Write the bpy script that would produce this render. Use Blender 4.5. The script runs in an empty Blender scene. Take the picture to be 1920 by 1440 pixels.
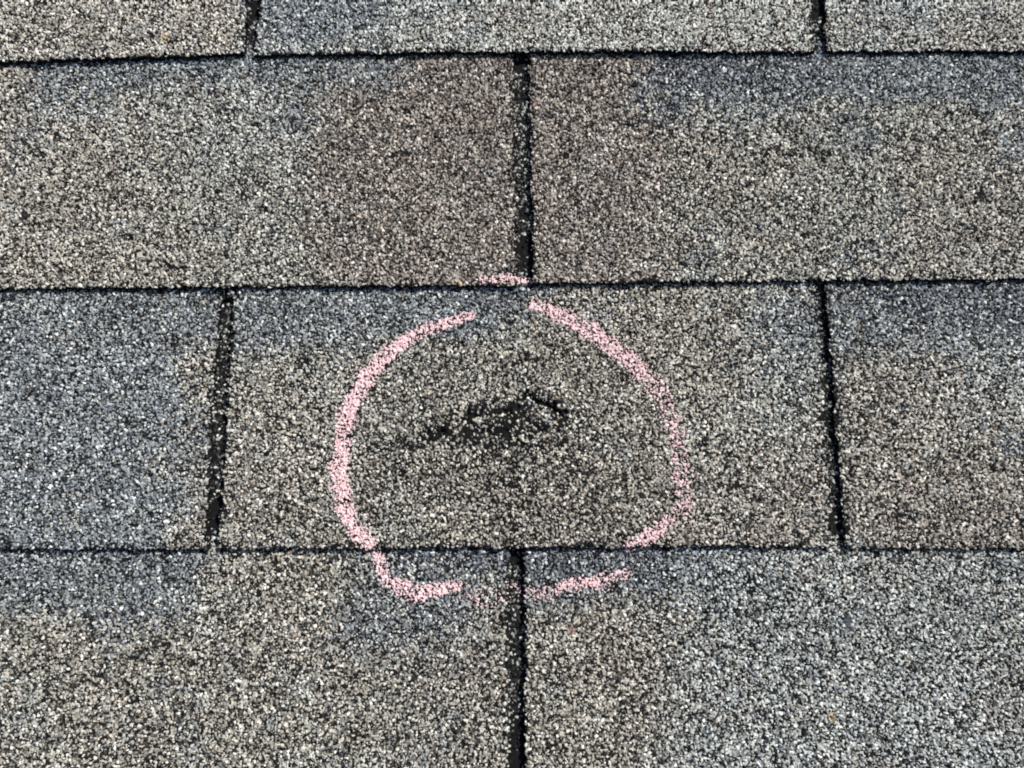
import bpy, math, random
import numpy as np
from mathutils import Matrix, Vector

# ------------------------------------------------------------------ camera, sky, sun, exposure
S = bpy.context.scene
col = S.collection
PITCH = math.radians(24.0)                       # slope of the roof
RW = Matrix.Translation((0, 0, 3.0)) @ Matrix.Rotation(PITCH, 4, 'X')   # roof frame -> world
MM = 0.001
F_PX = 1700.0                                    # focal length for a 1920 px wide picture
SC = 1137.0 / 304.8
DIST = F_PX / SC                                 # mm
TH = math.atan(9.67e-5 * F_PX)
view = np.array([0.0, math.sin(TH), -math.cos(TH)])
upv = np.array([0.0, math.cos(TH), math.sin(TH)])
CPOS = -view * DIST
CPOS[2] += 3.0                                   # the shingle tops lie about 3 mm above the deck frame

cam_d = bpy.data.cameras.new('camera')
cam_d.sensor_width = 36.0
cam_d.lens = 36.0 * F_PX / 1920.0
cam_d.clip_start = 0.01
cam_d.clip_end = 100.0
cam = bpy.data.objects.new('camera', cam_d)
col.objects.link(cam)
loc = Matrix(((1, 0, 0, CPOS[0] * MM), (0, upv[1], -view[1], CPOS[1] * MM), (0, upv[2], -view[2], CPOS[2] * MM), (0, 0, 0, 1)))
cam.matrix_world = RW @ loc
S.camera = cam

sun_local = Vector((0.74, 0.62, 1.0)).normalized()   # towards the sun, in the roof's frame
sun_w = (RW.to_3x3() @ sun_local).normalized()
sl = bpy.data.lights.new('sun', 'SUN')
sl.energy = 4.6
sl.angle = math.radians(0.5)
sl.color = (1.0, 0.965, 0.91)
so = bpy.data.objects.new('sun', sl)
so.rotation_euler = sun_w.to_track_quat('Z', 'Y').to_euler()
so.location = (0, 0, 6)
col.objects.link(so)

W = bpy.data.worlds.new('World')
S.world = W
W.use_nodes = True
nt = W.node_tree
sky = nt.nodes.new('ShaderNodeTexSky')
sky.sky_type = 'NISHITA'
sky.sun_disc = False
sky.sun_elevation = math.asin(sun_w.z)
sky.sun_rotation = math.atan2(sun_w.x, sun_w.y)
nt.links.new(sky.outputs[0], nt.nodes['Background'].inputs[0])
nt.nodes['Background'].inputs[1].default_value = 0.085

S.view_settings.view_transform = 'Standard'
S.view_settings.look = 'None'
S.view_settings.gamma = 1.0
S.view_settings.exposure = 0.0
S.cycles.use_denoising = False
S.cycles.max_bounces = 4
S.cycles.pixel_filter_type = 'BLACKMAN_HARRIS'
S.cycles.filter_width = 1.9

# ------------------------------------------------------------------ roof coordinates (mm)
def at(px, py):
    """a point seen in the photo -> (x, y) in mm on the roof"""
    d = np.array([(px - 960.0) / F_PX, 0.0, 0.0]) + upv * ((720.0 - py) / F_PX) + view
    t = (CPOS[2] - 3.0) / -d[2]
    return CPOS[0] + d[0] * t, CPOS[1] + d[1] * t

def atl(pts):
    return np.array([at(*p) for p in pts])

T = 3.0            # thickness of a shingle
PITCH_G = 1.03     # spacing of the mineral granules
FINE, COARSE = 0.29, 1.3
FX, FY0, FY1 = 287.0, -212.0, 208.0

rng = np.random.default_rng(7)
M = 1200
def table():
    return rng.random((M, M), dtype=np.float32)
JX, JY, HR, RR, AN, AS, TX, TY, U1, U2, U3, U4 = [table() for _ in range(12)]
NZ = table()

def noise(x, y, s, o=0):
    """smooth value noise 0..1, feature size s (mm)"""
    fx = x / s + 1300.37 + o * 17.3; fy = y / s + 1300.11 + o * 31.7
    ix = np.floor(fx).astype(np.int64); iy = np.floor(fy).astype(np.int64)
    u = (fx - ix).astype(np.float32); v = (fy - iy).astype(np.float32)
    u = u * u * (3 - 2 * u); v = v * v * (3 - 2 * v)
    a = NZ[iy % M, ix % M]; b = NZ[iy % M, (ix + 1) % M]
    c = NZ[(iy + 1) % M, ix % M]; d = NZ[(iy + 1) % M, (ix + 1) % M]
    return a * (1 - u) * (1 - v) + b * u * (1 - v) + c * (1 - u) * v + d * u * v

def fbm(x, y, s, o=0):
    return (noise(x, y, s, o) + 0.5 * noise(x, y, s * .47, o + 1) + 0.25 * noise(x, y, s * .21, o + 2)) / 1.75

def lin(c):
    c = np.array(c, dtype=np.float64) / 255.0
    return np.where(c <= 0.04045, c / 12.92, ((c + 0.055) / 1.055) ** 2.4)

# ------------------------------------------------------------------ courses: butt lines and slots, traced then turned into mm
BUTT = {
    1: [(-900, 128), (0, 117), (250, 110), (455, 101), (490, 103), (960, 98), (1520, 97), (1550, 96), (1920, 97), (2900, 98)],
    2: [(-900, 549), (0, 542), (500, 538), (960, 535), (1000, 533), (1500, 526), (1920, 525), (2900, 522)],
    3: [(-900, 1029), (0, 1029), (390, 1030), (700, 1027), (1200, 1026), (1550, 1026), (1600, 1027), (1920, 1030), (2900, 1034)],
    4: [(-900, 1560), (960, 1562), (2900, 1560)],
}
BL = {k: atl(v) for k, v in BUTT.items()}
def shifted(a, dy):
    b = a.copy(); b[:, 1] += dy; return b
E1 = BL[1][5, 1] - BL[2][3, 1]
BL[0] = shifted(BL[1], 128.0)
BL[5] = shifted(BL[4], -127.0)
def butt(k, x):
    return np.interp(x, BL[k][:, 0], BL[k][:, 1])
YB = {k: float(butt(k, 0.0)) for k in BL}
YB[-1] = YB[0] + 127.0; YB[6] = YB[5] - 127.0

SLOT = {   # (left edge, right edge) polylines
    (1, 0): ([(462, -300), (463, 0), (461, 33), (458, 70), (457, 110)], [(487, -300), (487, 0), (483, 33), (481, 70), (480, 110)]),
    (1, 1): ([(1518, -300), (1521, 0), (1524, 60), (1526, 110)], [(1542, -300), (1546, 0), (1547, 60), (1547, 110)]),
    (2, 0): ([(962, 90), (963, 200), (966, 400), (968, 545)], [(993, 90), (994, 200), (998, 400), (1000, 545)]),
    (3, 0): ([(414, 530), (402, 680), (393, 800), (389, 960), (389, 1040)], [(438, 530), (429, 680), (422, 800), (414, 960), (408, 1040)]),
    (3, 1): ([(1529, 520), (1538, 620), (1544, 720), (1549, 840), (1555, 950), (1558, 1040)], [(1551, 520), (1557, 620), (1565, 720), (1571, 840), (1581, 950), (1586, 1040)]),
    (4, 0): ([(954, 1020), (953, 1150), (952, 1260), (955, 1400), (956, 1570)], [(979, 1020), (984, 1150), (984, 1260), (984, 1400), (986, 1570)]),
}
SL = {k: (atl(a), atl(b)) for k, (a, b) in SLOT.items()}
def slot_edges(course, i):
    """functions x_left(y), x_right(y) for slot number i counted from the traced first one"""
    base = {0: (2, 0), 5: (3, 0)}.get(course)
    if base is not None:
        a, b = SL[base]; sh = 0.0
        dy = YB[course] - YB[base[0]]
        sh = i * 304.8
        c = 0.5 * (a[:, 0].mean() + b[:, 0].mean())
        return (lambda y: c - 4 + sh + 0 * y), (lambda y: c + 4 + sh + 0 * y)
    n = 2 if course in (1, 3) else 1
    j = min(max(i, 0), n - 1)
    a, b = SL[(course, j)]
    sh = (i - j) * 304.8
    return (lambda y: np.interp(-y, -a[:, 1], a[:, 0]) + sh), (lambda y: np.interp(-y, -b[:, 1], b[:, 0]) + sh)

def slot_center(course, i):
    l, r = slot_edges(course, i)
    y = np.array([YB[course] + 60.0])
    return float((l(y)[0] + r(y)[0]) / 2)

# how far the cut-outs reach up (mm above the mean butt line)
TAB_TOP = {k: (YB[k - 1] - YB[k]) + 5.0 for k in range(0, 6)}
def slot_top(course, i):
    if (course, i) == (3, 0):
        return at(425, 553)[1]
    return YB[course] + TAB_TOP[course] - 2.5

# ------------------------------------------------------------------ granule colours
PAL = {
    'white': (210, 208, 201), 'cream': (196, 184, 160), 'tan': (166, 150, 130), 'brown': (118, 101, 88),
    'dark_brown': (74, 64, 58), 'sage': (150, 157, 146), 'blue': (134, 146, 160), 'slate': (92, 101, 116),
    'teal': (108, 122, 122), 'coal': (48, 48, 51), 'black': (26, 26, 28), 'ochre': (182, 156, 108), 'rose': (160, 124, 116),
}
PN = list(PAL)
PC = np.array([lin(PAL[n]) for n in PN])
def mix(**k):
    v = np.array([k.get(n, 0.0) for n in PN]); return v / v.sum()
ZONES = {
    'mixed': mix(white=.15, cream=.17, tan=.17, brown=.09, dark_brown=.05, sage=.16, blue=.04, slate=.02, teal=.03, coal=.07, black=.06, ochre=.012, rose=.01),
    'tan':   mix(white=.12, cream=.22, tan=.24, brown=.13, dark_brown=.07, sage=.05, blue=.01, coal=.07, black=.06, ochre=.02, rose=.02),
    'brown': mix(white=.035, cream=.11, tan=.32, brown=.28, dark_brown=.10, sage=.02, coal=.06, black=.03, ochre=.01, rose=.06),
    'blue':  mix(white=.06, cream=.02, tan=.02, brown=.02, sage=.09, blue=.36, slate=.24, teal=.06, coal=.08, black=.05),
    'dusk':  mix(white=.03, cream=.01, brown=.02, sage=.06, blue=.20, slate=.34, teal=.10, coal=.14, black=.09),
    'light': mix(white=.29, cream=.17, tan=.06, brown=.03, sage=.22, blue=.07, slate=.02, teal=.03, coal=.05, black=.05, ochre=.012, rose=.008),
    'cool':  mix(white=.26, cream=.08, tan=.03, brown=.02, sage=.20, blue=.15, slate=.07, teal=.05, coal=.07, black=.07, ochre=.01, rose=.005),
    'olive': mix(white=.07, cream=.13, tan=.18, brown=.14, dark_brown=.09, sage=.18, blue=.02, teal=.05, coal=.08, black=.07, ochre=.02, rose=.01),
}
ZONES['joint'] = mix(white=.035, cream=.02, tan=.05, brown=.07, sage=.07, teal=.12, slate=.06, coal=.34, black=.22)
TINT = {'mixed': (131, 131, 124), 'tan': (134, 129, 121), 'brown': (130, 123.5, 117.5), 'blue': (120, 125, 127), 'dusk': (109, 113, 117), 'light': (142, 143, 137),
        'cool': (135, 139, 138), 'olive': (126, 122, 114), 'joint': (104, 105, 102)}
ZN = list(ZONES)
LUM = np.array([.2126, .7152, .0722])
ZT = np.array([lin(TINT[z]) / (lin(TINT[z]) @ LUM) for z in ZN])
ZP = np.array([ZONES[z] for z in ZN])
for n_, f_ in (('coal', 1.35), ('black', 1.4), ('white', 1.25)):
    ZP[:, PN.index(n_)] *= f_
ZP /= ZP.sum(1, keepdims=True)
BASE = {0: 'mixed', 1: 'light', 2: 'mixed', 3: 'mixed', 4: 'mixed', 5: 'mixed'}
# course: (zone, px x0, y0, x1, y1, softness px, strength)
BLOB = {
    1: [('tan', -900, -400, 470, 130, 30, 3), ('mixed', 0, -40, 200, 110, 40, 2), ('blue', 480, -100, 700, 80, 22, 6), ('blue', 480, -100, 700, 25, 25, 4), ('cool', 640, -50, 860, 60, 40, 1.5), ('mixed', 640, 50, 860, 110, 20, 1.5),
        ('cool', 1560, -60, 1760, 60, 40, 2), ('tan', 1780, 30, 1960, 110, 40, 2), ('blue', 1715, -60, 1760, 20, 20, 2), ('cool', 860, -60, 1060, 20, 40, 1)],
    2: [('blue', 75, 60, 760, 158, 24, 5), ('blue', 30, 150, 180, 215, 24, 3), ('blue', 515, 200, 580, 260, 20, 3), ('cool', 250, 160, 600, 300, 50, 1),
        ('brown', 620, 150, 1190, 560, 55, 5.5), ('brown', 740, 80, 1198, 300, 26, 6), ('brown', 560, 260, 760, 470, 60, 1.5),
        ('dusk', 1215, 60, 1540, 165, 16, 5), ('dusk', 1205, 150, 1300, 215, 20, 3.5), ('blue', 1500, 60, 2600, 170, 22, 5), ('blue', 1330, 150, 1480, 215, 30, 2), ('blue', 1560, 220, 1620, 270, 20, 1.5), ('blue', 1880, 220, 2300, 300, 25, 2),
        ('tan', -900, 230, 330, 560, 60, 1.6), ('tan', 0, 110, 70, 210, 20, 3), ('tan', 1700, 300, 1960, 520, 60, 1.4), ('sage' if 0 else 'olive', 1260, 250, 1500, 520, 60, 1.2), ('mixed', 150, 160, 560, 540, 60, 1),
        ('tan', 150, 470, 420, 540, 30, 2)],
    3: [('blue', -900, 520, 320, 1040, 26, 6), ('cool', 60, 620, 260, 760, 50, 1.5), ('blue', 300, 520, 405, 640, 20, 5), ('blue', 310, 760, 375, 960, 30, 2), ('tan', 325, 640, 400, 760, 18, 1.8), ('olive', 315, 965, 410, 1040, 14, 8), ('cool', 280, 960, 400, 1040, 30, 2),
        ('blue', 430, 520, 640, 650, 24, 4), ('blue', 600, 520, 870, 615, 20, 5), ('dusk', 850, 520, 1015, 560, 14, 5), ('blue', 840, 560, 985, 620, 24, 3), ('blue', 620, 640, 690, 680, 20, 1.5),
        ('olive', 680, 640, 1240, 1040, 50, 3), ('brown', 900, 860, 1180, 1040, 60, 1.2), ('tan', 430, 700, 640, 1040, 60, 1.4), ('olive', 440, 820, 640, 1040, 60, 1.2),
        ('tan', 1020, 545, 1390, 760, 40, 1.8), ('mixed', 1250, 700, 1540, 850, 40, 1), ('brown', 1270, 830, 1560, 1040, 60, 1.1), ('tan', 1280, 940, 1560, 1040, 40, 1.4),
        ('blue', 1440, 560, 1540, 650, 22, 4), ('cool', 1400, 540, 1540, 720, 24, 2.4),
        ('dusk', 1560, 500, 2600, 590, 22, 5), ('blue', 1560, 560, 1700, 650, 22, 4), ('blue', 1740, 560, 2600, 660, 26, 4), ('cool', 1800, 640, 1960, 740, 40, 2),
        ('tan', 1580, 690, 1800, 900, 50, 2), ('brown', 1590, 880, 1960, 1040, 60, 1.4)],
    4: [('blue', -900, 1000, 330, 1120, 22, 5), ('blue', 120, 1100, 300, 1170, 24, 3), ('dusk', -900, 1000, 380, 1065, 16, 3), ('olive', 420, 1040, 660, 1240, 40, 2), ('olive', 0, 1160, 560, 1500, 70, 1.6), ('olive', 480, 1240, 960, 1440, 70, 1.4),
        ('dusk', 712, 1000, 960, 1070, 14, 5), ('dusk', 690, 1080, 860, 1190, 26, 3.2), ('blue', 640, 1110, 900, 1210, 30, 2.4), ('dusk', 970, 1000, 1250, 1095, 18, 6), ('blue', 1180, 1000, 1400, 1110, 30, 4), ('blue', 980, 1080, 1180, 1130, 24, 3),
        ('tan', 985, 1150, 1240, 1440, 60, 1.6), ('olive', 985, 1120, 1280, 1600, 60, 1.4), ('tan', 840, 1150, 950, 1330, 40, 1.0), ('olive', 690, 1220, 960, 1440, 60, 1.2),
        ('cool', 1290, 1040, 2600, 1600, 60, 3.2), ('light', 1600, 1060, 1960, 1300, 60, 1.2), ('blue', 1860, 1020, 2000, 1060, 18, 4), ('blue', 1230, 1390, 1330, 1500, 30, 2), ('brown', 1840, 1240, 1960, 1330, 24, 2)],
}
def zone_weights(course, x, y):
    w = np.zeros((len(ZN), x.size), dtype=np.float32)
    w[ZN.index(BASE[course])] = 1.0
    wx = x + (fbm(x, y, 26, 5 + course) - .5) * 26 + (noise(x, y, 3.1, 30) - .5) * 5
    wy = y + (fbm(x, y, 26, 12 + course) - .5) * 15 + (noise(x, y, 3.1, 40) - .5) * 4
    for z, x0, y0, x1, y1, s, st in BLOB.get(course, []):
        (ax, ay), (bx, by) = at(x0, y1), at(x1, y0)
        s = s / SC * 1.25
        def sm(v):
            return 1 / (1 + np.exp(-np.clip(v / s * 2.5, -30, 30)))
        w[ZN.index(z)] += st * sm(wx - ax) * sm(bx - wx) * sm(wy - ay) * sm(by - wy)
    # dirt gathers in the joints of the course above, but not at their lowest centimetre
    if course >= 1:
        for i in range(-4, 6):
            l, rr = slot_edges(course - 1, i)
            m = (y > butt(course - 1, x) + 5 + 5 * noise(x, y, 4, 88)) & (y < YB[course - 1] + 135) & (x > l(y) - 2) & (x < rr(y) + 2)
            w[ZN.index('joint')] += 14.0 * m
    # faint random clusters, as the granule drops of the blend
    q = fbm(x, y, 17, 21 + course)
    w[ZN.index('blue')] += 1.2 * np.clip((q - .64) * 8, 0, 1)
    q = fbm(x, y, 21, 51 + course)
    w[ZN.index('tan')] += 1.2 * np.clip((q - .58) * 8, 0, 1)
    q = fbm(x, y, 19, 71 + course)
    w[ZN.index('light')] += 1.2 * np.clip((q - .60) * 8, 0, 1)
    return w / w.sum(0)

# small single-colour spots: course, px centre, px radius, colour
SPOTS = [(4, 1560, 1345, 9, 'ochre'), (1, 310, 70, 9, 'ochre'), (2, 860, 533, 8, 'ochre'), (2, 1003, 190, 8, 'rose'), (4, 1070, 1180, 8, 'rose'),
         (2, 45, 405, 8, 'coal'), (4, 1590, 1165, 9, 'slate')]

def elli(x, y, px, py, rx, ry):
    cx, cy = at(px, py)
    return ((x - cx) / (rx / SC)) ** 2 + ((y - cy) / (ry / SC)) ** 2

CRACK = atl([(782, 830), (800, 819), (822, 812), (852, 800), (872, 783), (900, 777), (925, 776), (950, 769), (970, 752), (988, 742), (1008, 748), (1030, 757), (1048, 768), (1060, 784)])
def seg_dist(x, y, P):
    best = np.full(x.shape, 1e9, dtype=np.float32); arg = np.zeros(x.shape, dtype=np.float32)
    n = len(P)
    for i in range(n - 1):
        ax, ay = P[i]; bx, by = P[i + 1]
        L = (bx - ax) ** 2 + (by - ay) ** 2
        t = np.clip(((x - ax) * (bx - ax) + (y - ay) * (by - ay)) / L, 0, 1)
        d = np.hypot(x - ax - t * (bx - ax), y - ay - t * (by - ay))
        m = d < best
        best = np.where(m, d, best); arg = np.where(m, (i + t) / (n - 1), arg)
    return best, arg

BARE = [(944, 798, 20, 17, .86), (985, 800, 14, 9, .65), (912, 803, 12, 9, .75), (812, 818, 18, 10, .74), (770, 832, 26, 9, .42), (715, 838, 30, 10, .3), (870, 812, 9, 8, .8), (900, 838, 14, 7, .6), (838, 812, 12, 7, .8), (1020, 800, 11, 8, .85), (1050, 795, 8, 8, .8), (880, 790, 8, 12, .8), (968, 762, 20, 7, .9), (1045, 770, 14, 8, .7), (990, 812, 16, 7, .6), (948, 905, 9, 7, .7)]
# tar strip and dirt down in the slots, plus butt shade painted as bare patches at slot tops: lies on the next course's upper part
SEAL_SHADE = {2: [(474, 12, 22, 26), (1534, 8, 22, 32), (471, 60, 12, 12)], 3: [(984, 465, 22, 34), (981, 114, 24, 14)], 4: [(403, 958, 18, 30), (1572, 976, 20, 28)], 5: [(968, 1400, 22, 60), (967, 1052, 18, 16)]}

def loss(course, x, y):
    """share of the granules that is gone"""
    p = np.full(x.shape, 0.012, dtype=np.float32)
    q = fbm(x, y, 8, 90 + course)
    p += 0.5 * np.clip((q - .74) * 10, 0, 1)
    if course == 3:
        for cx, cy, rx, ry, s in BARE:
            p = np.maximum(p, s * np.clip(1.7 - elli(x, y, cx, cy, rx, ry) + (noise(x, y, 3, 8) - .5), 0, 1))
        p = np.maximum(p, 0.46 * np.clip(1.5 - elli(x, y, 935, 802, 145, 46) + 1.4 * (noise(x, y, 6, 53) - .5), 0, 1))
        p = np.maximum(p, 0.17 * np.clip(1.4 - elli(x, y, 930, 880, 240, 130), 0, 1))
        d, _ = seg_dist(x, y, CRACK)
        p = np.maximum(p, 0.30 * np.clip(1.4 - elli(x, y, 962, 930, 16, 130), 0, 1))
        d, t = seg_dist(x + (noise(x, y, 3.3, 44) - .5) * 4, y + (noise(x, y, 3.3, 45) - .5) * 4, CRACK)
        p = np.maximum(p, np.interp(t, [0, .35, .55, 1], [.62, .70, .84, .8]) * np.clip(1.6 - d / np.interp(t, [0, .3, .6, .8, 1], [1.7, 1.5, 1.9, 2.0, 1.4]), 0, 1))
    for cx, cy, rx, ry in SEAL_SHADE.get(course, []):
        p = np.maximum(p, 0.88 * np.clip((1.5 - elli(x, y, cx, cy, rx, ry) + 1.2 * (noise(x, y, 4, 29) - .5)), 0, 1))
    e = y - butt(course, x)
    p = np.maximum(p, 0.42 * np.exp(-np.clip(e, 0, 99) / 1.5) * (.4 + 1.2 * noise(x, y, 9, 23)))
    for i in range(-1, 3):
        l, r = slot_edges(course, i)
        dd = np.minimum(np.abs(x - l(y)), np.abs(x - r(y)))
        p = np.maximum(p, 0.55 * np.exp(-dd / 1.6) * (.3 + 1.4 * noise(x, y, 7, 27)))
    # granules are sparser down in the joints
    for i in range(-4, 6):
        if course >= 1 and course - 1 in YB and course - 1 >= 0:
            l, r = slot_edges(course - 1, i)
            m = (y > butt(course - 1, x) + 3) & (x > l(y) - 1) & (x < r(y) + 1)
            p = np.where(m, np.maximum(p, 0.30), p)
    return p

class Granules:
    def __init__(self, course):
        self.c = course
        self.o = course * 151 + 37
        g = np.arange(M)
        gx, gy = np.meshgrid(g, g)
        cx = (gx - M // 2 + .5 + (JX - .5) * .86) * PITCH_G
        cy = (gy - M // 2 + .5 + (JY - .5) * .86) * PITCH_G
        # shuffle the tables per course
        r = lambda t, k: np.roll(np.roll(t, self.o * k, 0), self.o * (k + 1), 1)
        lo, hi = YB[course] - 8, YB[course] + 310
        rows = np.nonzero((((g - M // 2) * PITCH_G) > lo) & (((g - M // 2) * PITCH_G) < hi))[0]
        self.r0, self.r1 = rows[0], rows[-1] + 1
        sub = slice(self.r0, self.r1)
        x = cx[sub].ravel().astype(np.float32); y = cy[sub].ravel().astype(np.float32)
        n = x.size
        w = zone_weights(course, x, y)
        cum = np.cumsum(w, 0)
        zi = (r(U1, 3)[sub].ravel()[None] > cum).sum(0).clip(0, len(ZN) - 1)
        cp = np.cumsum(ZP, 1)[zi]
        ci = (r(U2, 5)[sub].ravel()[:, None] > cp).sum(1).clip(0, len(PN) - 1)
        for k, sx, sy, sr, cn in SPOTS:
            if k == course:
                e = elli(x, y, sx, sy, sr, sr)
                ci = np.where(e < 0.4 + 1.2 * r(U3, 2)[sub].ravel(), PN.index(cn), ci)
        c = PC[ci]
        lum = c @ LUM
        own = c / lum[:, None]
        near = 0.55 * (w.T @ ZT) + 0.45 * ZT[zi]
        spot = np.zeros(n)
        for k, sx, sy, sr, cn in SPOTS:
            if k == course:
                spot = np.maximum(spot, elli(x, y, sx, sy, sr, sr) < 1.4)
        own_part = (0.20 + 0.2 * (r(U4, 2)[sub].ravel() > .93) + .3 * spot)[:, None]
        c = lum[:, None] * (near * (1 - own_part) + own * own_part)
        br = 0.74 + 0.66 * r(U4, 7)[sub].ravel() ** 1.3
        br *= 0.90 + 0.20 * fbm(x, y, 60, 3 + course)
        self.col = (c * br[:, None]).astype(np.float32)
        self.miss = r(U3, 9)[sub].ravel() < loss(course, x, y)
        self.x, self.y = x, y
        self.rad = (0.36 + 0.58 * r(RR, 4)[sub].ravel() ** 1.2) * PITCH_G
        self.rad[self.miss] = -9
        self.h = 0.22 + 0.95 * r(HR, 6)[sub].ravel()
        self.a = r(AN, 8)[sub].ravel() * math.pi
        self.s = 1.0 + 0.75 * r(AS, 1)[sub].ravel()
        self.tx = (r(TX, 2)[sub].ravel() - .5) * 2.2
        self.ty = (r(TY, 3)[sub].ravel() - .5) * 2.2
        self.u = r(U3, 4)[sub].ravel()
        self.q = r(JX, 7)[sub].ravel()
        self.ca, self.sa = np.cos(self.a), np.sin(self.a)

    def look(self, x, y):
        """index of the granule over each point, its score (mm inside the rim) and the offset from its centre"""
        ix = np.floor(x / PITCH_G).astype(np.int32) + M // 2
        iy = np.floor(y / PITCH_G).astype(np.int32) + M // 2
        best = np.full(x.shape, -9.0, dtype=np.float32); bi = np.zeros(x.shape, dtype=np.int32)
        bx = np.zeros(x.shape, dtype=np.float32); by = bx.copy()
        for dj in (-1, 0, 1):
            for di in (-1, 0, 1):
                k = (np.clip(iy + dj, self.r0, self.r1 - 1) - self.r0) * M + np.clip(ix + di, 0, M - 1)
                dx = x - self.x[k]; dy = y - self.y[k]
                u = dx * self.ca[k] + dy * self.sa[k]; v = (-dx * self.sa[k] + dy * self.ca[k]) * self.s[k]
                q = self.q[k]
                d = np.maximum(np.abs(u) * .95, np.maximum(np.abs(.5 * u + .87 * v) * (.72 + .55 * q), np.abs(.55 * u - .84 * v) * (1.2 - .5 * q)))
                d = .8 * d + .2 * np.hypot(u, v)
                sc = self.rad[k] - d
                m = sc > best
                best = np.where(m, sc, best); bi = np.where(m, k, bi)
                bx = np.where(m, dx, bx); by = np.where(m, dy, by)
        return bi, best, bx, by

    def height(self, x, y):
        k, s, dx, dy = self.look(x, y)
        top = self.h[k] + self.tx[k] * dx * .55 + self.ty[k] * dy * .55
        f = np.clip(s / 0.26, 0, 1) ** .55
        return np.where(s > 0.0, np.maximum(top, 0.1) * f, 0.0) - 0.05 + 0.1 * noise(x, y, .9, 3), k, s

def relief(course, x, y):
    """large-scale shape of the laid course, mm"""
    E = YB[course - 1] - YB[course]
    z = T * (1 - (y - YB[course]) / E)
    v = np.maximum(y - butt(course, x), 0)
    z = z + (0.7 if course == 3 else 1.3) * fbm(x, y * 0 + course * 91, 60, 2) ** 1.5 * np.exp(-v / 14)              # the lower edge lifts a little here and there
    z = z + 1.5 * (fbm(x, y, 60, 33 + course) - .5)
    if course == 3:
        cx, cy = at(945, 800)
        r2 = ((x - cx) / 34) ** 2 + ((y - cy) / 21) ** 2
        z = z + 2.4 * np.exp(-r2)
        jx = (noise(x, y, 2.6, 44) - .5) * 4.5; jy = (noise(x, y, 2.6, 45) - .5) * 4.5
        d, t = seg_dist(x + jx, y + jy, CRACK)
        env = np.interp(t, [0, .12, .35, .55, .64, .8, .92, 1], [.2, .6, .5, .7, 1.3, 1.3, 1.0, .3]) * np.clip(.5 + 1.1 * noise(x, y, 7, 46), .2, 1)
        z = z - 2.2 * env * np.exp(-(d / np.interp(t, [0, .5, .7, 1], [1.2, 1.5, 2.0, 1.2])) ** 2)
        # the felt has dropped just below the torn line
        e = elli(x, y, 930, 800, 150, 46)
        z = z + np.clip(1.3 - e, 0, 1) * ((noise(x, y, 4.2, 91) - .5) * 2.6 + (noise(x, y, 1.9, 92) - .5) * 1.0)
        ln = np.interp(x, CRACK[:, 0], CRACK[:, 1])
        below = np.clip(ln - y, 0, 99)
        inside = (x > CRACK[0, 0]) & (x < CRACK[-1, 0])
        z = z - np.where(inside, 0.9 * np.exp(-below / 8.0) * (y < ln) * np.clip(1.4 - np.abs(x - cx) / 30, 0, 1), 0)
    return z

GR = {}
def gran(c):
    if c not in GR:
        GR[c] = Granules(c)
    return GR[c]

# ------------------------------------------------------------------ materials
def granule_material(name, rough=0.85, spec=0.14):
    m = bpy.data.materials.new(name); m.use_nodes = True
    n = m.node_tree.nodes; l = m.node_tree.links
    b = n['Principled BSDF']
    a = n.new('ShaderNodeAttribute'); a.attribute_name = 'granule_colour'
    tc = n.new('ShaderNodeTexCoord')
    nz = n.new('ShaderNodeTexNoise'); nz.inputs['Scale'].default_value = 2600; nz.inputs['Detail'].default_value = 2
    mr = n.new('ShaderNodeMapRange'); mr.inputs[1].default_value = .3; mr.inputs[2].default_value = .7; mr.inputs[3].default_value = .82; mr.inputs[4].default_value = 1.15
    mx = n.new('ShaderNodeMix'); mx.data_type = 'RGBA'; mx.blend_type = 'MULTIPLY'; mx.inputs['Factor'].default_value = 1
    l.new(tc.outputs['Object'], nz.inputs['Vector']); l.new(nz.outputs['Fac'], mr.inputs[0])
    l.new(a.outputs['Color'], mx.inputs['A']); l.new(mr.outputs[0], mx.inputs['B'])
    l.new(mx.outputs['Result'], b.inputs['Base Color'])
    b.inputs['Roughness'].default_value = rough
    b.inputs['Specular IOR Level'].default_value = spec
    return m
M_GR = granule_material('mineral_granules')
M_CH = granule_material('pink_chalk', 0.95, 0.1)

def plain(name, c, rough, scale):
    m = bpy.data.materials.new(name); m.use_nodes = True
    n = m.node_tree.nodes; l = m.node_tree.links
    b = n['Principled BSDF']
    nz = n.new('ShaderNodeTexNoise'); nz.inputs['Scale'].default_value = scale; nz.inputs['Detail'].default_value = 5
    cr = n.new('ShaderNodeValToRGB')
    cr.color_ramp.elements[0].color = (*[v * .6 for v in c], 1); cr.color_ramp.elements[1].color = (*[v * 1.3 for v in c], 1)
    tc = n.new('ShaderNodeTexCoord')
    l.new(tc.outputs['Object'], nz.inputs['Vector']); l.new(nz.outputs['Fac'], cr.inputs[0]); l.new(cr.outputs[0], b.inputs['Base Color'])
    b.inputs['Roughness'].default_value = rough
    return m
ASPHALT = np.array([.0075, .0075, .0080], dtype=np.float32)

# ------------------------------------------------------------------ mesh building
def axis(a, b, lo, hi, fine=FINE, coarse=COARSE):
    pts = [a]
    cuts = sorted({a, b, *[c for c in (lo, hi) if a < c < b]})
    out = []
    for p, q in zip(cuts[:-1], cuts[1:]):
        st = fine if (p >= lo - 1e-6 and q <= hi + 1e-6) else coarse
        n = max(1, int(math.ceil((q - p) / st)))
        out.append(np.linspace(p, q, n + 1)[:-1])
    out.append(np.array([b]))
    return np.concatenate(out)

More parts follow.
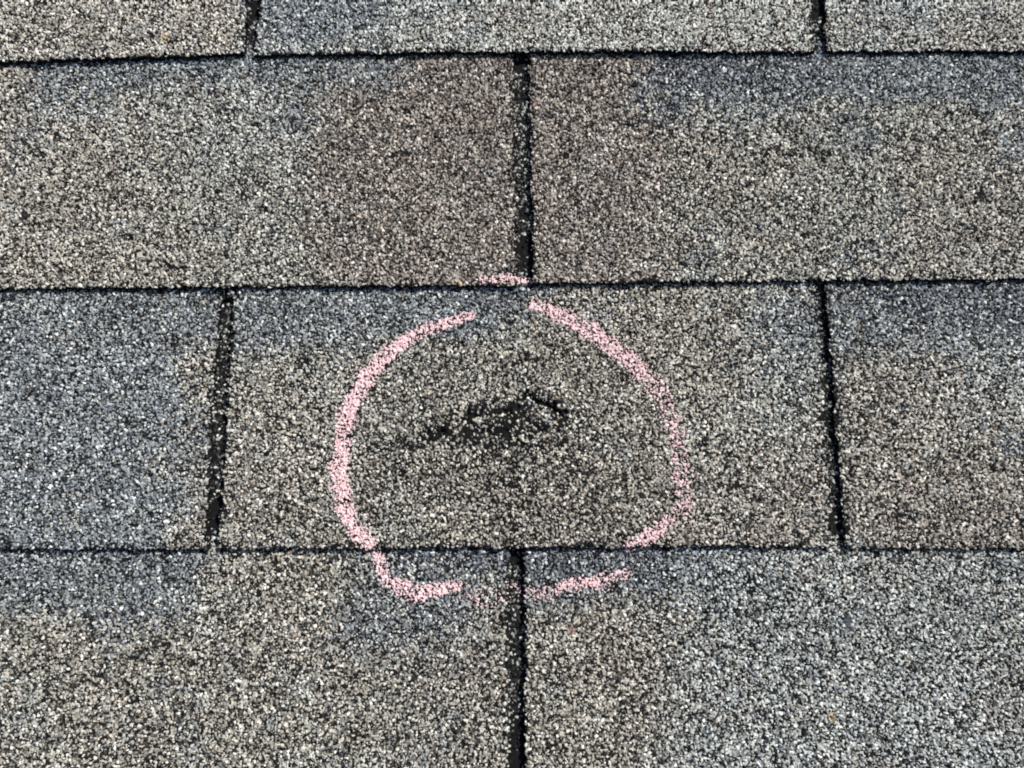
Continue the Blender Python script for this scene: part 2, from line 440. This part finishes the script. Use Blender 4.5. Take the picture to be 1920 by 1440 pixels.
def axis_multi(a, b, wins, fine=FINE, coarse=12.0):
    cuts = {a, b}
    for lo, hi in wins:
        for c in (lo, hi):
            if a < c < b: cuts.add(c)
    cuts = sorted(cuts); out = []
    for p, q in zip(cuts[:-1], cuts[1:]):
        mid = (p + q) / 2
        f = any(lo <= mid <= hi for lo, hi in wins)
        n = max(1, int(math.ceil((q - p) / (fine if f else coarse))))
        out.append(np.linspace(p, q, n + 1)[:-1])
    out.append(np.array([b]))
    return np.concatenate(out)

def link_mesh(name, V, Q, C, mat, parent, origin, extra=None):
    """V verts (mm, roof frame), Q quads, C face colours; origin is the parent's base in mm"""
    me = bpy.data.meshes.new(name)
    V = (V - np.array(origin)) * MM
    me.vertices.add(len(V)); me.vertices.foreach_set('co', V.astype(np.float32).ravel())
    nq = len(Q)
    me.loops.add(nq * 4); me.loops.foreach_set('vertex_index', Q.astype(np.int32).ravel())
    me.polygons.add(nq)
    me.polygons.foreach_set('loop_start', np.arange(0, nq * 4, 4, dtype=np.int32))
    me.polygons.foreach_set('loop_total', np.full(nq, 4, dtype=np.int32))
    me.update(calc_edges=True)
    at_ = me.attributes.new('granule_colour', 'FLOAT_COLOR', 'FACE')
    rgba = np.ones((nq, 4), dtype=np.float32); rgba[:, :3] = C
    at_.data.foreach_set('color', rgba.ravel())
    me.materials.append(mat)
    ob = bpy.data.objects.new(name, me)
    col.objects.link(ob)
    if parent is not None:
        ob.parent = parent
    return ob

def compact(V, Q):
    used = np.zeros(len(V), dtype=bool); used[Q.ravel()] = True
    idx = np.cumsum(used) - 1
    return V[used], idx[Q]

CHALK_V, CHALK_Q, CHALK_C, CHALK_N = [], [], [], [0]
CHALK = [   # px polyline, half width px at each end and middle, density
    ([(880, 590), (850, 600), (820, 608), (790, 622), (765, 636), (745, 648), (725, 665), (705, 685), (688, 705), (675, 725), (662, 748), (654, 770), (646, 790), (642, 812), (638, 850), (637, 880), (638, 905), (642, 930), (648, 955), (658, 980), (672, 1000), (692, 1020)], 13, 21, 17, 1.0),
    ([(705, 1036), (710, 1055), (718, 1075), (730, 1088), (745, 1100), (765, 1108), (785, 1114), (805, 1112), (830, 1106), (856, 1099)], 12, 21, 13, .85),
    ([(870, 1115), (915, 1122), (950, 1118)], 20, 24, 20, .50),
    ([(955, 1105), (975, 1108), (1012, 1112), (1035, 1108)], 14, 20, 18, .56),
    ([(1040, 1106), (1065, 1100), (1090, 1092), (1125, 1090), (1150, 1083), (1172, 1078)], 14, 16, 16, .8),
    ([(1175, 1025), (1200, 1014), (1222, 1000), (1245, 985), (1262, 970)], 12, 19, 14, .8),
    ([(1262, 970), (1280, 952), (1283, 925), (1276, 895), (1272, 860), (1268, 825), (1262, 795), (1254, 768), (1243, 742), (1226, 718), (1206, 698)], 18, 20, 22, .66),
    ([(1206, 698), (1185, 678), (1160, 658), (1135, 638), (1108, 620), (1078, 602), (1050, 588), (1024, 578), (1000, 572)], 20, 21, 13, .86),
    ([(905, 528), (930, 524), (960, 522), (985, 522)], 9, 13, 10, .85),
    ([(990, 524), (1008, 524)], 8, 8, 6, .35),
    ([(650, 700), (640, 760)], 5, 7, 5, .06), ([(1075, 1165), (1070, 1185)], 5, 5, 4, .25),
]
CH = [(atl(p), a / SC, b / SC, c / SC, d) for p, a, b, c, d in CHALK]
def chalk_density(x, y):
    D = np.zeros(x.shape, dtype=np.float32)
    for P, a, b, c, dens in CH:
        lo = P.min(0) - 12; hi = P.max(0) + 12
        m = (x > lo[0]) & (x < hi[0]) & (y > lo[1]) & (y < hi[1])
        if not m.any(): continue
        d, t = seg_dist(x[m], y[m], P)
        w = np.interp(t, [0, .5, 1], [a, b, c]) * (0.85 + 0.35 * noise(x[m], y[m], 6, 61))
        v = dens * np.clip((w * 1.34 - d) / (0.85 * w), 0, 1) * (0.80 + 0.35 * noise(x[m], y[m], 4, 66))
        D[m] = np.maximum(D[m], v)
    return D

def make_surface(name, course, xs, ys, keep_fn, parent, origin, patch=None):
    """one granule-covered sheet with real thickness; PATCH(x, y) -> bool cuts out faces that are returned as a second mesh"""
    g = gran(course)
    nx, ny = len(xs), len(ys)
    X, Y = np.meshgrid(xs.astype(np.float32), ys.astype(np.float32))
    x = X.ravel(); y = Y.ravel()
    h, k, s = g.height(x, y)
    zb = relief(course, x, y)
    z = zb + h
    V = np.stack([x, y, z], 1)
    cx = 0.5 * (X[:-1, :-1] + X[1:, 1:]); cy = 0.5 * (Y[:-1, :-1] + Y[1:, 1:])
    keep = keep_fn(cx, cy)
    fi = np.nonzero(keep.ravel())[0]
    j, i = fi // (nx - 1), fi % (nx - 1)
    q0 = j * nx + i
    Q = np.stack([q0, q0 + 1, q0 + 1 + nx, q0 + nx], 1)
    fx, fy = cx.ravel()[fi], cy.ravel()[fi]
    kk, ss, _, _ = g.look(fx, fy)
    C = np.where((ss > 0.03)[:, None], g.col[kk], ASPHALT[None] * (0.6 + 0.9 * noise(fx, fy, 1.2, 9))[:, None])
    # ---- chalk that caught on the granule tops
    D = chalk_density(x, y)
    if (D > 0.02).any():
        # each grain takes chalk or not; grain tops only
        gd = chalk_density(g.x[k], g.y[k])
        n2 = noise(x, y, 0.8, 77)
        hn = np.clip(h / 1.1, 0, 1)
        on = (g.u[k] * .56 + n2 * .34 + (1 - hn) * .30 < gd * .5 + D * .56) & ((s > 0.0) | (noise(x, y, 1.1, 79) < D * .45)) & (D > 0.0)
        zc = np.where(on, z + 0.07, z - 0.45)
        any_on = on[Q].sum(1) >= 2
        if any_on.any():
            Vc, Qc = compact(np.stack([x, y, zc], 1), Q[any_on])
            CHALK_V.append(Vc); CHALK_Q.append(Qc + CHALK_N[0]); CHALK_N[0] += len(Vc)
            u = g.u[kk[any_on]]
            base = lin((240, 205, 206))
            sh = (0.68 + 0.42 * noise(fx[any_on], fy[any_on], .8, 55) + 0.15 * u)
            cc = base[None] * sh[:, None]
            CHALK_C.append(np.clip(cc, 0, .93))
    # ---- thickness: a wall down from every open edge
    Kp = np.zeros((ny + 1, nx + 1), dtype=bool); Kp[1:-1, 1:-1] = keep
    walls = []
    J, I = np.nonzero(Kp[1:-1, 1:-1] & ~Kp[:-2, 1:-1]); a = J * nx + I; walls.append(np.stack([a + 1, a], 1))               # open below
    J, I = np.nonzero(Kp[1:-1, 1:-1] & ~Kp[2:, 1:-1]); a = (J + 1) * nx + I; walls.append(np.stack([a, a + 1], 1))
    J, I = np.nonzero(Kp[1:-1, 1:-1] & ~Kp[1:-1, :-2]); a = J * nx + I; walls.append(np.stack([a, a + nx], 1))
    J, I = np.nonzero(Kp[1:-1, 1:-1] & ~Kp[1:-1, 2:]); a = J * nx + I + 1; walls.append(np.stack([a + nx, a], 1))
    Wd = np.concatenate(walls)
    bv = np.unique(Wd)
    low = V[bv].copy(); low[:, 2] = zb[bv] - T - 0.2
    mp = np.zeros(len(V), dtype=np.int64); mp[bv] = len(V) + np.arange(len(bv))
    QW = np.stack([Wd[:, 0], Wd[:, 1], mp[Wd[:, 1]], mp[Wd[:, 0]]], 1)
    CW = np.tile(ASPHALT * .8, (len(QW), 1))
    Vall = np.concatenate([V, low])
    second = None
    if patch is not None:
        pm = patch(fx, fy)
        V2, Q2 = compact(V, Q[pm])
        second = (V2, Q2, C[pm])
        Q, C = Q[~pm], C[~pm]
    Qa = np.concatenate([Q, QW]); Ca = np.concatenate([C, CW])
    Va, Qa = compact(Vall, Qa)
    return link_mesh(name, Va, Qa, Ca, M_GR, parent, origin), second

def bruise_mask(x, y):
    d, _ = seg_dist(x, y, CRACK)
    e = elli(x, y, 925, 800, 118, 36)
    return (e + (noise(x, y, 6, 15) - .5) * .7 < 1.0) | (d < 2.3 + noise(x, y, 4, 16))

def empty(name, origin):
    o = bpy.data.objects.new(name, None)
    o.empty_display_size = 0.02
    o.matrix_world = RW @ Matrix.Translation(Vector(origin) * MM)
    col.objects.link(o)
    return o

def make_strip(course, i0, label, tab_labels=(None, None, None)):
    """a three-tab asphalt shingle strip between joint i0 and joint i0 + 3 of its course"""
    xa, xb = slot_center(course, i0), slot_center(course, i0 + 3)
    origin = (0.5 * (xa + xb), YB[course], 0.0)
    root = empty('asphalt_shingle', origin)
    root['label'] = label; root['category'] = 'shingle'; root['group'] = 'overlapping roof shingles'
    ytop = YB[course] + TAB_TOP[course]
    for t in range(3):
        i = i0 + t
        x0, x1 = slot_center(course, i), slot_center(course, i + 1)
        pad = 8.0
        joint_l, joint_r = t == 0, t == 2
        c0 = x0 - pad; c1 = x1 + pad
        xs = axis(c0, c1, -FX, FX)
        ys = axis(YB[course] - 7, ytop, FY0, FY1)
        eL = slot_edges(course, i)[1]; eR = slot_edges(course, i + 1)[0]
        sl_, sr_ = slot_top(course, i), slot_top(course, i + 1)
        def keep(cx, cy, x0=x0, x1=x1, eL=eL, eR=eR, sl_=sl_, sr_=sr_, jl=joint_l, jr=joint_r):
            jit = (noise(cx, cy, 1.2, 11) - .5) * 2.0 + (noise(cx, cy, 5, 14) - .5) * 1.9
            jit2 = (noise(cx, cy, 1.2, 18) - .5) * 1.9 + (noise(cx, cy, 7, 19) - .5) * 1.0
            rad = 3.0
            k = cy + jit2 > butt(course, cx)
            lx, rx = eL(cy), eR(cy)
            # above the cut-out the sheet runs on to the middle line (or to the joint)
            k &= np.where(cy < sl_ + jit, cx + jit > lx, cx > (x0 + (0.6 if jl else 0)))
            k &= np.where(cy < sr_ + jit, cx + jit < rx, cx <= (x1 - (0.6 if jr else 0)))
            return k
        patch = bruise_mask if (course == 3 and i == 0) else None
        ob, second = make_surface('tab', course, xs, ys, keep, root, origin, patch)
        if tab_labels[t]: ob['label'] = tab_labels[t]
        if second:
            b = link_mesh('bruise', *second, M_GR, ob, origin)
            b['label'] = 'dark bruised spot with a cracked curve and missing granules'
    # the upper half, covered by the next courses except down in their slots
    wins = []
    if course - 1 >= 0:
        for i in range(-4, 6):
            l, r = slot_edges(course - 1, i)
            yy = np.array([YB[course - 1], YB[course - 1] + 127.0])
            wins.append((float(l(yy).min()) - 3, float(r(yy).max()) + 3))
    xs = axis_multi(xa + .6, xb - .6, [w for w in wins if w[1] > -300 and w[0] < 300])
    ys = axis_multi(ytop, YB[course] + 304.8, [(ytop, ytop + 135)] if YB[course] < 200 else [], coarse=14.0)
    make_surface('headlap', course, xs, ys, lambda cx, cy: np.ones(cx.shape, dtype=bool), root, origin)
    return root

# ------------------------------------------------------------------ the roof deck under the shingles
def roof_deck():
    me = bpy.data.meshes.new('roof_deck')
    top = -2.45 * T - 0.6; x = 1500; y0, y1 = -620, 900
    b = [(sx * x, y, z) for z in (top - 12, top) for sx, y in ((-1, y0), (1, y0), (1, y1), (-1, y1))]
    me.from_pydata([tuple(c * MM for c in v) for v in b], [], [(3, 2, 1, 0), (4, 5, 6, 7), (0, 1, 5, 4), (1, 2, 6, 5), (2, 3, 7, 6), (3, 0, 4, 7)])
    me.materials.append(plain('roofing_felt', (.03, .03, .032), .9, 60))
    o = bpy.data.objects.new('roof_deck', me); o.matrix_world = RW.copy(); o['kind'] = 'structure'
    col.objects.link(o)
roof_deck()

# ------------------------------------------------------------------ the courses, top to bottom
make_strip(0, -1, 'shingle of the course above the topmost visible one, wholly upslope of the picture')
make_strip(1, -3, 'tan shingle in the top course, its corner beside the blue-grey shingle')
make_strip(1, 0, 'grey shingle in the top course with a blue-grey corner beside the tan shingle', ('light grey tab with blue-grey corner', None, None))
make_strip(2, -1, 'shingle in the course just above the chalk circle, pinkish brown around its slot', ('tan and grey tab, blue-grey along the top and pinkish brown beside the slot', 'grey tab with dark blue-grey band along the top', None))
make_strip(3, -3, 'blue-grey shingle ending at the wide dark joint beside the chalk-circled tab')
make_strip(3, 0, 'shingle with the cracked dark bruise inside the pink chalk circle', ('tan-grey tab with the bruise and most of the chalk circle', 'tan tab with blue-grey upper edge', None))
make_strip(4, -1, 'shingle in the bottom course, crossed by the lower end of the chalk circle', ('tan tab with blue-grey upper corner', 'pale blue-grey speckled tab', None))
make_strip(5, -1, 'shingle under the bottom course, seen only down in its slot')

cm = link_mesh('chalk_circle', np.concatenate(CHALK_V), np.concatenate(CHALK_Q), np.concatenate(CHALK_C), M_CH, None, (0, 0, 0))
cm.matrix_world = RW.copy()
cm['label'] = 'rough pink chalk circle drawn around the dark bruise on the shingles'
cm['category'] = 'chalk mark'
